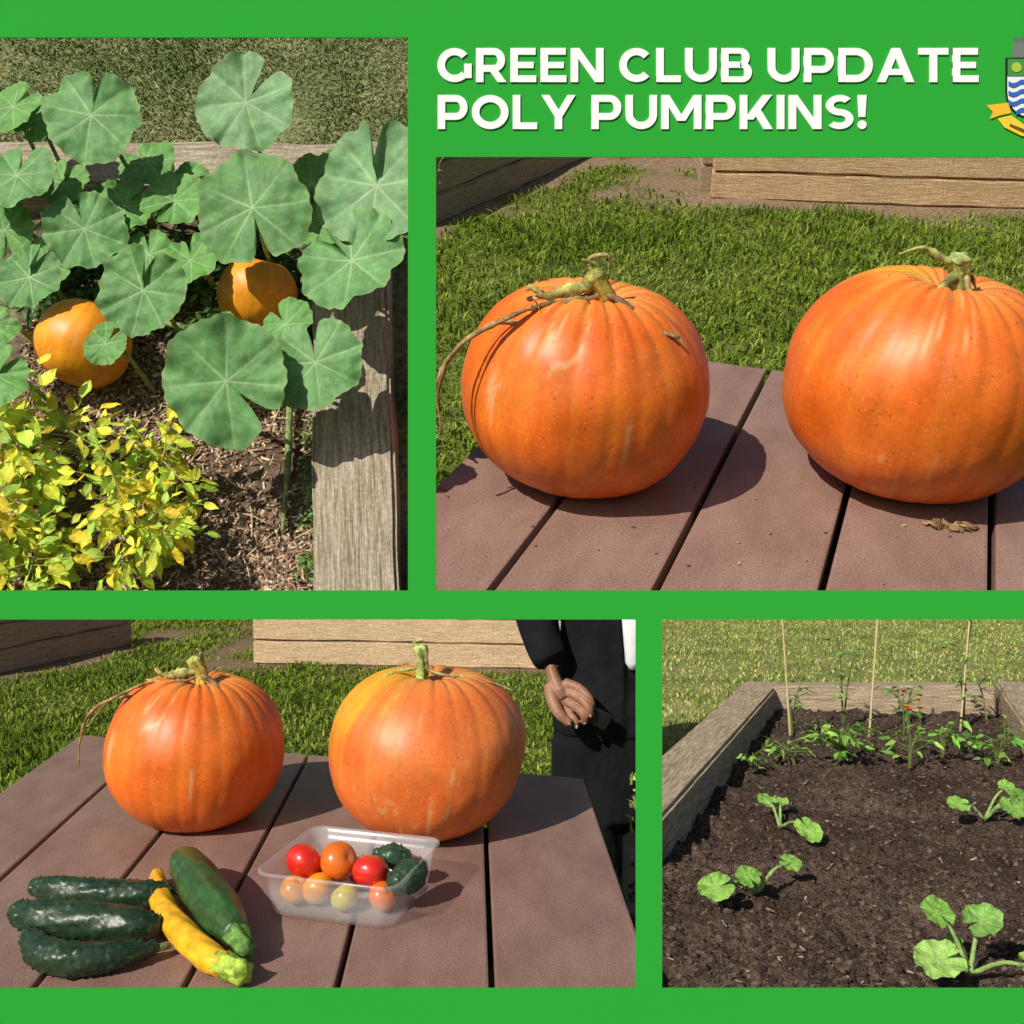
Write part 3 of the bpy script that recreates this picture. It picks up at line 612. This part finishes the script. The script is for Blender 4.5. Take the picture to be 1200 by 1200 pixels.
V,F=loft([(cx,2.2,-.30,.150,.095),(cx,2.2,-.10,.146,.096),(cx,2.2,.0,.135,.09)],44,.9); a.add(V,F)
for s in (-1,1):
    V,F=tube([(cx+s*.068,2.2,-.14),(cx+s*.070,2.195,-.30),(cx+s*.069,2.19,-.45),(cx+s*.069,2.2,-.60),(cx+s*.070,2.2,-.725)],[.084,.084,.080,.072,.066],28,5); a.add(V,F)
V,F,C=a.get(); mk("trousers",V,F,m_trs,BL,parent=per,smooth=True,mods=[('REMESH',dict(mode='VOXEL',voxel_size=.008)),('SMOOTH',dict(factor=.5,iterations=3))])
V,F=loft([(.248,2.098,.035,.006,.008),(.250,2.096,.05,.016,.012),(.256,2.092,.14,.030,.016),(.262,2.086,.25,.040,.018),(.262,2.09,.36,.040,.014)],24); mk("shirt",V,F,m_shirt,BL,parent=per,smooth=True)
# hand: back of the palm, four bent fingers closing on the handset, thumb from the side of the palm
hc=np.array((.118,2.07,-.02)); 
def hs(P): return [tuple(hc+(np.array(p)-hc)*1.15+np.array((-.002,0,-.004))) for p in P]
a=Acc()
V,F=tube(hs([(.082,2.108,.070),(.086,2.102,.040),(.092,2.094,.016),(.102,2.086,-.006),(.110,2.082,-.018)]),[.0200,.0195,.024,.0295,.026],24,6,flat=.62); a.add(V,F)
V,F=tube(hs([(.114,2.080,.010),(.110,2.078,-.008),(.104,2.078,-.026),(.098,2.080,-.038)]),[.013,.015,.015,.012],18,5); a.add(V,F)
fing=[[(.112,2.080,.010),(.135,2.064,.004),(.151,2.052,-.009),(.158,2.050,-.024)],
[(.110,2.078,-.004),(.135,2.058,-.011),(.151,2.046,-.025),(.154,2.048,-.041)],
[(.107,2.078,-.018),(.129,2.058,-.027),(.143,2.047,-.040),(.144,2.050,-.054)],
[(.101,2.080,-.031),(.118,2.063,-.041),(.129,2.054,-.052),(.130,2.056,-.063)]]
tips=[]
for i,P in enumerate(fing):
    k=[1,1.03,.98,.86][i]
    Q=hs(P); V,F=tube(Q,[.0108*k,.0100*k,.0092*k,.0074*k],16,6); a.add(V,F); tips.append((Q[-1],Q[-2]))
    V,F=tube([np.array(Q[1])+(-.002,-.001,.001),np.array(Q[1])+(.003,-.0015,-.001)],[.0104*k,.0104*k],14,1); a.add(V,F)
Q=hs([(.086,2.084,.004),(.090,2.064,-.020),(.102,2.050,-.040),(.119,2.044,-.054)]); V,F=tube(Q,[.0150,.0132,.0112,.0086],16,6); a.add(V,F); tips.append((Q[-1],Q[-2]))
V,F,C=a.get(); mk("hand",V,F,m_skin,BL,parent=per,smooth=True,mods=[('REMESH',dict(mode='VOXEL',voxel_size=.0017)),('SMOOTH',dict(factor=.5,iterations=3))])
for t,q in tips:
    d=np.array(t)-np.array(q); d/=np.linalg.norm(d); c=np.array(t)-d*.001+np.array((0,-.0066,0)); V,F=loft([(0,0,-.004,.0035,.0009),(0,0,.0,.0042,.0012),(0,0,.004,.003,.0009)],12); mk("fingernail",V,F,m_nail,BL,loc=c,rot=Vector(d).to_track_quat('Z','Y').to_matrix().to_4x4(),parent=per,smooth=True)
V,F=box(.066,.014,.036); mk("black_handset",V,F,m_blk,BL,loc=(.168,2.060,-.052),rot=Matrix.Rotation(.5,4,'Y'),bevel=.004,parent=per)
for s in (-1,1):
    V,F=loft([(cx+s*.080,2.17,-.748,.042,.11),(cx+s*.080,2.17,-.71,.042,.11),(cx+s*.080,2.20,-.68,.036,.06)],24); mk("shoe",V,F,m_blk,BL,parent=per,smooth=True)

# ================================================================== BOTTOM RIGHT : raised bed with seedlings
L_=lambda y:1.360+.379*(y-5.383)
def soilz(x,y): return .030*noise.fractal(Vector((x*4,y*4,0)),.8,2,3)+.012*noise.noise(Vector((x*22,y*22,2)))+.010*noise.noise(Vector((x*50,y*50,2)))
ny,nx=330,280; V=[];C=[]
for j in range(ny):
    yy=1.85+(5.46-1.85)*(j/(ny-1))**1.25
    for i in range(nx):
        xx=L_(yy)-.02+1.26*i/(nx-1)
        if yy<2.9: xx=min(L_(yy)-.02,.2)+(1.3+max(0,L_(yy)-.2))*i/(nx-1)
        V.append((xx,yy,soilz(xx,yy)-.008+.004*rng.uniform(-1,1))); t=.5+.7*noise.noise(Vector((xx*3,yy*3,4)))+.3*noise.noise(Vector((xx*20,yy*20,4))); t=max(0,min(1,t)); C.append(np.array((.052,.034,.026))*(1-t)+np.array((.125,.086,.064))*t)
F=[(j*nx+i,j*nx+i+1,(j+1)*nx+i+1,(j+1)*nx+i) for j in range(ny-1) for i in range(nx-1)]
mk("soil",V,F,m_soilBR,BR,col=C,smooth=True)
acc=Acc(); P=[]
for _ in range(20000):
    yy=1.9+3.5*rng.uniform()**1.7; xx=L_(yy)+rng.uniform(-.1,1.25); P.append((xx,yy,soilz(xx,yy)-.007))
P=np.array(P); P=P[BR.inside(P)]; clods(acc,P,.0052,[(.050,.033,.025),(.085,.058,.043),(.12,.083,.062)])
P2=P[rng.integers(0,len(P),500)]+[0.003,0,.006]; chips(acc,P2,.013,.003,.002,[(.26,.18,.11),(.15,.10,.065),(.46,.36,.24)],.3)
V,F,C=acc.get(); mk("soil_clods_and_bark",V,F,m_chip,BR,col=C,clip=False)
bed=empty("raised_bed",BR,(1.9,5.5,0))
sleeper("side_sleeper_1",BR,(L_(5.7)-.09,5.7),(L_(1.9)-.09,1.9),.19,.24,-.12,m_sleepBR,bed,1)
sleeper("back_sleeper",BR,(1.36,5.53),(2.56,5.53),.17,.25,-.12,m_sleepBR,bed,2)
sleeper("side_sleeper_2",BR,(L_(5.7)+1.204+.09,5.7),(L_(1.9)+1.29,1.9),.19,.24,-.12,m_sleepBR,bed,3)
turf("lawn",BR,-2,9,1.5,15,-.10,5,None,80,90,(.19,.22,.06),(.36,.35,.13))
GB=[(.12,.20,.035),(.25,.34,.07),(.38,.43,.12),(.52,.48,.20)]
def outbed(x,y): return not (L_(y)-.18<x<L_(y)+1.40 and y<5.63)
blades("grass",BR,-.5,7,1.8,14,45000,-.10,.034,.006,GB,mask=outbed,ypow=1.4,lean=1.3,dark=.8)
gl=[(.16,.36,.05),(.24,.46,.07),(.32,.52,.10),(.12,.28,.04)]
def seedling(leaves,base,seed):
    par=Acc(); b=np.array(base,float)
    for k,(p,R,tilt,az,col) in enumerate(leaves):
        p=np.array(p,float); V,F=tube([b,(b+p)/2+[0,0,.02],p],[.006,.0045,.003],7,5); par.add(V,F,(.30,.44,.14))
        V,F,C=squash_leaf(R*.92,seed*10+k,col=col,nr=14,ns=90,cup=.16,wave=.14,vein=(.46,.60,.26),lob=.02,va=.7); V=V*[1.12,.92,1]
        M=Matrix.Translation(Vector(p))@Matrix.Rotation(math.radians(tilt),4,'X')@Matrix.Rotation(math.radians(az),4,'Z'); par.add(xf(V,M),F,C)
    V,F,C=par.get(); mk("squash_seedling",V,F,m_leaf,BR,col=C,smooth=True,clip=True)
c1,c2,c3=(.17,.36,.05),(.24,.46,.07),(.12,.27,.04)
seedling([((.487,2.47,.055),.044,38,200,c2),((.575,2.53,.06),.032,35,120,c1),((.60,2.60,.045),.026,20,30,c3),((.715,2.66,.055),.028,40,-20,c1)],(.615,2.60,0),1)
seedling([((.860,3.00,.045),.042,42,-60,c2),((.80,3.24,.07),.030,35,140,c1),((.85,3.27,.06),.026,20,20,c2)],(.83,3.2,0),2)
seedling([((1.40,3.24,.06),.034,38,170,c2),((1.53,3.16,.07),.042,35,-90,c1),((1.60,3.25,.08),.036,30,0,c3),((1.58,3.30,.10),.03,30,90,c2)],(1.50,3.28,0),3)
seedling([((.835,2.03,.06),.050,35,190,(.32,.54,.12)),((.87,2.12,.12),.036,35,110,c1),((.965,2.13,.10),.044,35,20,(.20,.40,.08)),((1.01,1.98,.06),.045,30,-30,c2),((.92,2.16,.05),.02,20,80,c1)],(.93,2.11,0),4)
def bush(name,st,base,h,sp,nst,leaf,cols,per=8,**k):
    a=Acc(); leafy(a,base,h,sp,nst,leaf,cols,per,**k); V,F,C=a.get(); return mk(name,V,F,m_fol,st,col=C,clip=True)
for b,h,s,n,l in [((1.313,4.12,0),.15,.12,8,.055),((1.12,4.08,0),.09,.09,3,.045),((1.56,4.05,0),.12,.06,3,.045),((1.76,4.22,0),.14,.05,4,.055),((1.93,4.10,0),.12,.09,4,.05),((.93,3.98,0),.06,.05,3,.03)]:
    bush("pepper_plant",BR,b,h,s,n,l,gl,4,sr=.005,leaflets=2)
for b,h,n,sp in [((1.29,4.75,0),.40,2,.09),((1.60,4.98,0),.56,2,.12),((2.16,4.93,0),.50,2,.10),((1.95,5.1,0),.18,2,.08),((2.35,5.1,0),.26,1,.08)]:
    bush("tomato_plant",BR,b,h,sp,n,.034,[(.10,.20,.04),(.17,.30,.07),(.24,.38,.11)],8,sr=.005,start=.25,leaflets=3)
m_cane=pm("bamboo_cane",(.45,.34,.18),(.58,.46,.26),rough=.5,scale=20)
for p,q in [((1.27,4.70,-.02),(1.23,4.72,.75)),((1.645,4.75,-.02),(1.72,4.78,.75)),((2.13,4.90,-.02),(2.22,4.92,.80))]:
    V,F=tube([p,((np.array(p)+np.array(q))/2),q],[.0055,.005,.004],8,8); mk("garden_cane",V,F,m_cane,BR,smooth=True)
acc=Acc()
for k in range(5):
    c=(1.82+rng.normal(0,.04),4.75+rng.normal(0,.05),.10+.09*rng.uniform())
    for a_ in range(9): add_leaf(acc,c,(math.cos(a_*.7),math.sin(a_*.7),.9),.024,(.65,.05,.01) if k%3 else (.75,.33,.02),wide=1.3)
    V,F=tube([(c[0],c[1],0),c],[.003,.002],5,1); acc.add(V,F,(.12,.25,.05))
V,F,C=acc.get(); mk("marigold",V,F,m_fol,BR,col=C)

# ================================================================== TOP LEFT : pumpkin patch from above
def sz(x,y): return -.12+.02*noise.noise(Vector((x*7,y*7,0)))+.008*noise.noise(Vector((x*25,y*25,0)))
V,F=grid(-1.55,-.42,.70,2.16,150,190,sz)
C=[]
for v in V:
    t=.5+.7*noise.noise(Vector((v[0]*4,v[1]*4,4)))+.3*noise.noise(Vector((v[0]*30,v[1]*30,4))); t=max(0,min(1,t)); C.append(np.array((.085,.058,.040))*(1-t)+np.array((.21,.15,.105))*t)
mk("soil",V,F,m_soilTL,TL,col=C,smooth=True)
acc=Acc(); P=np.c_[rng.uniform(-1.3,-.44,16000),rng.uniform(.8,1.9,16000),np.zeros(16000)]
d=np.array([.5+1.2*noise.noise(Vector((p[0]*3.5,p[1]*3.5,9))) for p in P]); P=P[rng.uniform(0,1,len(P))<np.clip(d+.2,.12,1)]
P[:,2]=[sz(a,b)+.004 for a,b,_ in P]
chips(acc,P,.017,.0045,.0025,[(.50,.35,.23),(.36,.23,.15),(.24,.15,.10),(.66,.52,.37),(.17,.11,.075)],.4)
P=[(rng.uniform(-.8,-.5),rng.uniform(.95,1.5),-.10) for _ in range(16)]
for p in P:
    an=rng.uniform(0,3.14); L=rng.uniform(.04,.11); q=(p[0]+math.cos(an)*L,p[1]+math.sin(an)*L,-.095); V,F=tube([p,((p[0]+q[0])/2+.005,(p[1]+q[1])/2,-.09),q],[.0016,.0018,.001],5,4); acc.add(V,F,(.62,.50,.32))
V,F,C=acc.get(); mk("wood_chip_mulch",V,F,m_chip,TL,col=C)
bed=empty("raised_bed",TL,(-.8,2.2,0))
sleeper("side_sleeper",TL,(-.455,2.10),(-.33,.70),.195,.16,-.16,m_sleepTL,bed,1)
sleeper("back_sleeper",TL,(-1.75,2.215),(-.33,2.215),.165,.16,-.16,m_sleepTL,bed,2)
turf("lawn",TL,-2.2,.4,.5,3.2,-.165,7,None,60,60,(.10,.135,.05),(.23,.22,.11))
GTL=[(.10,.16,.045),(.16,.22,.065),(.26,.29,.11),(.42,.38,.22)]
blades("grass",TL,-1.9,.1,.6,3.0,70000,-.165,.016,.0022,GTL,mask=lambda x,y:(y>2.28 or x>-.20) ,ypow=.7,lean=1.6,dark=.85)
m_teal=pm("teal_plastic",(.01,.10,.11),(.015,.13,.14),rough=.4,spec=.5)
for c,r in (((-.27,2.24),.10),((-.17,1.50),.09)):
    V,F=loft([(c[0],c[1],-.16,r*.85,r*.85),(c[0],c[1],-.03,r,r),(c[0],c[1],-.02,r*1.06,r*1.06),(c[0],c[1],-.015,r*1.0,r*1.0),(c[0],c[1],-.10,r*.9,r*.9)],48); mk("plant_tub",V,F,m_teal,TL,smooth=True)
for k,(px,py,r,seed,tx,ty) in enumerate([(-1.090,1.585,.116,3,60,16),(-.665,1.745,.102,9,128,-14)]):
    V,F,C=pumpkin(r,r*.95,18,.006,seed,cols=((.86,.30,.010),(.90,.38,.018),(.88,.45,.04)),nu=120,nv=60)
    V=V-[0,0,r*.85]; par=empty("pumpkin",TL,(px,py,-.01))
    ro=Matrix.Rotation(math.radians(tx),4,'X')@Matrix.Rotation(math.radians(ty),4,'Y')
    if k==0: ro=Matrix.Rotation(math.radians(-75),4,'X')@Matrix.Rotation(math.radians(ty),4,'Y')
    mk("body",V,F,m_pkTL,TL,loc=(px,py,-.01),rot=ro,col=C,smooth=True,parent=par)
    a=Acc(); 
    if k==0: V,F=tube([(0,0,r*.62),(.0,.01,r*.9),(.02,.03,r*1.1)],[.012,.009,.010],12,4,ridge=.15); a.add(V,F,(.2,.3,.06))
    else: V,F=tube([(0,0,-r*.80),(0,0,-r*.74)],[.009,.012],14,2); a.add(V,F,(.35,.24,.10))
    V,F,C=a.get(); mk("stem" if k==0 else "blossom_scar",V,F,m_stem,TL,loc=(px,py,-.01),rot=ro,col=C,smooth=True,parent=par)
D=[(-1.046,2.055,.30,58),(-.660,2.077,.32,60),(-.623,1.785,.26,68),(-.326,1.838,.28,74),(-.381,1.658,.22,62),(-.880,1.600,.18,54),(-.641,1.324,.20,68),(-.450,1.390,.18,52),(-.535,1.515,.16,32),
(-1.252,1.955,.20,48),(-1.174,2.007,.12,34),(-1.185,1.675,.14,42),(-1.085,1.840,.13,50),(-.970,2.084,.12,38),(-1.001,1.929,.12,38),(-.861,1.917,.15,40),(-.805,1.747,.12,36),(-1.318,2.201,.2,38),(-1.266,2.198,.16,34),
(-1.190,1.375,.15,36),(-.965,1.480,.13,25),(-.720,1.573,.06,24),(-1.307,1.863,.1,38),(-1.264,1.560,.1,28),(-.531,2.027,.1,34),(-.467,2.074,.1,32),(-.93,1.80,.08,34),(-.76,1.98,.07,38),(-.72,1.90,.08,34),(-1.06,1.97,.07,34),(-1.20,1.78,.07,34),(-.88,2.06,.06,34),(-.50,1.93,.06,34)]
pl=empty("squash_plant",TL,(-.8,1.8,-.12))
for i,(x,y_,z,r) in enumerate(D):
    rs=random.Random(100+i); R=r*2.42/1200*1.05
    base=[(.125,.295,.090),(.140,.320,.105),(.115,.270,.080)][i%3]
    if r<41: base=(.130,.32,.070)
    if i in (1,3): base=(.18,.35,.15)
    V,F,C=squash_leaf(R,i+1,col=base,cup=rs.uniform(-.06,.12),wave=.11,lob=.02,vein=(.38,.54,.28),va=.7)
    az=rs.uniform(-60,60)-90+(180 if rs.random()<.35 else 0); tx=rs.uniform(0,28); ty=rs.uniform(-24,8)
    M=Matrix.Translation((x,y_,z))@Matrix.Rotation(math.radians(tx),4,'X')@Matrix.Rotation(math.radians(ty),4,'Y')@Matrix.Rotation(math.radians(az),4,'Z')
    mk("leaf_%d"%(i+1),xf(V,M),F,m_leaf,TL,col=C,smooth=True,parent=pl)
    bx=x+(-.8-x)*.12+rs.uniform(-.02,.02); by=min(2.09,y_+.05+rs.uniform(-.03,.05))
    V,F=tube([(bx,by,-.11),((x+bx)/2,(y_+by)/2+.01,z*.5),(x,y_,z-.003)],[.007,.0055,.004],10,6); mk("stalk_%d"%(i+1),V,F,m_stem,TL,col=np.tile((.24,.36,.13),(len(V),1)),smooth=True,parent=pl)
V,F=tube([(-1.25,1.75,-.09),(-1.0,1.72,-.08),(-.8,1.68,-.09),(-.6,1.6,-.08),(-.56,1.35,-.09),(-.55,1.1,-.1)],[.009]*5+[.005],10,8); mk("trailing_vine",V,F,m_stem,TL,col=np.tile((.22,.28,.10),(len(V),1)),smooth=True,parent=pl)
a=Acc()
for _ in range(46):
    leafy(a,(rng.uniform(-1.3,-.5),rng.uniform(1.66,2.08),-.11),.09,.07,3,.035,[(.08,.17,.045),(.13,.24,.06),(.06,.13,.035)],4,sr=.003,leaflets=3)
for _ in range(24):
    yy=rng.uniform(.95,1.55); leafy(a,(-.50+(1.55-yy)*.06,yy,-.11),.04,.03,3,.014,[(.14,.26,.07),(.18,.32,.08)],4,sr=.0015,leaflets=2)
V,F,C=a.get(); mk("low_weeds",V,F,m_fol,TL,col=C)
a=Acc(); ycol=[(.66,.70,.06),(.54,.66,.06),(.76,.70,.06),(.44,.60,.07),(.74,.58,.04),(.34,.50,.07)]
for bx,by,h,ns in [(-1.22,1.28,.22,3),(-1.13,1.22,.24,3),(-1.06,1.28,.14,2),(-1.17,1.08,.20,3),(-1.07,1.08,.10,2),(-.88,1.12,.24,3),(-.80,1.05,.20,3),(-.84,1.21,.22,3),(-1.22,.98,.16,2),(-1.10,.96,.14,2),(-.99,.99,.08,1),(-1.20,1.38,.16,2),(-.90,1.02,.12,2),(-.80,1.15,.14,2)]:
    leafy(a,(bx,by,-.11),h,.070,ns,.046,ycol,8,stemcol=(.50,.52,.12),sr=.004,start=.30,leaflets=3,wide=1.25,updir=.35,droop=(-.7,.5))
V,F,C=a.get(); mk("potato_plant",V,F,m_fol,TL,col=C)

# ================================================================== light, sky, camera
s=Vector((-.8,-1,.9)).normalized(); el=math.asin(s.z); az=math.atan2(s.x,s.y)
sun=bpy.data.lights.new("sun",'SUN'); sun.energy=4.9; sun.angle=math.radians(.5); sun.color=(1,.94,.84)
so=bpy.data.objects.new("sun",sun); scene.collection.objects.link(so); so.rotation_euler=s.to_track_quat('Z','Y').to_euler(); so.location=(-10,-10,15)
w=bpy.data.worlds.new("World"); scene.world=w; w.use_nodes=True; nt=w.node_tree
sk=nt.nodes.new("ShaderNodeTexSky"); sk.sky_type='NISHITA'; sk.sun_disc=False; sk.sun_elevation=el; sk.sun_rotation=az%(2*math.pi)
bg=nt.nodes["Background"]; bg.inputs[1].default_value=.075; nt.links.new(sk.outputs[0],bg.inputs[0])
cam=bpy.data.cameras.new("camera"); co=bpy.data.objects.new("camera",cam); scene.collection.objects.link(co)
co.location=(0,0,CAMZ); co.rotation_euler=(math.radians(90),0,0); cam.sensor_width=36; cam.lens=36.0; cam.clip_start=.01; cam.clip_end=1000
scene.camera=co
scene.view_settings.view_transform='Standard'; scene.view_settings.look='None'; scene.view_settings.exposure=0
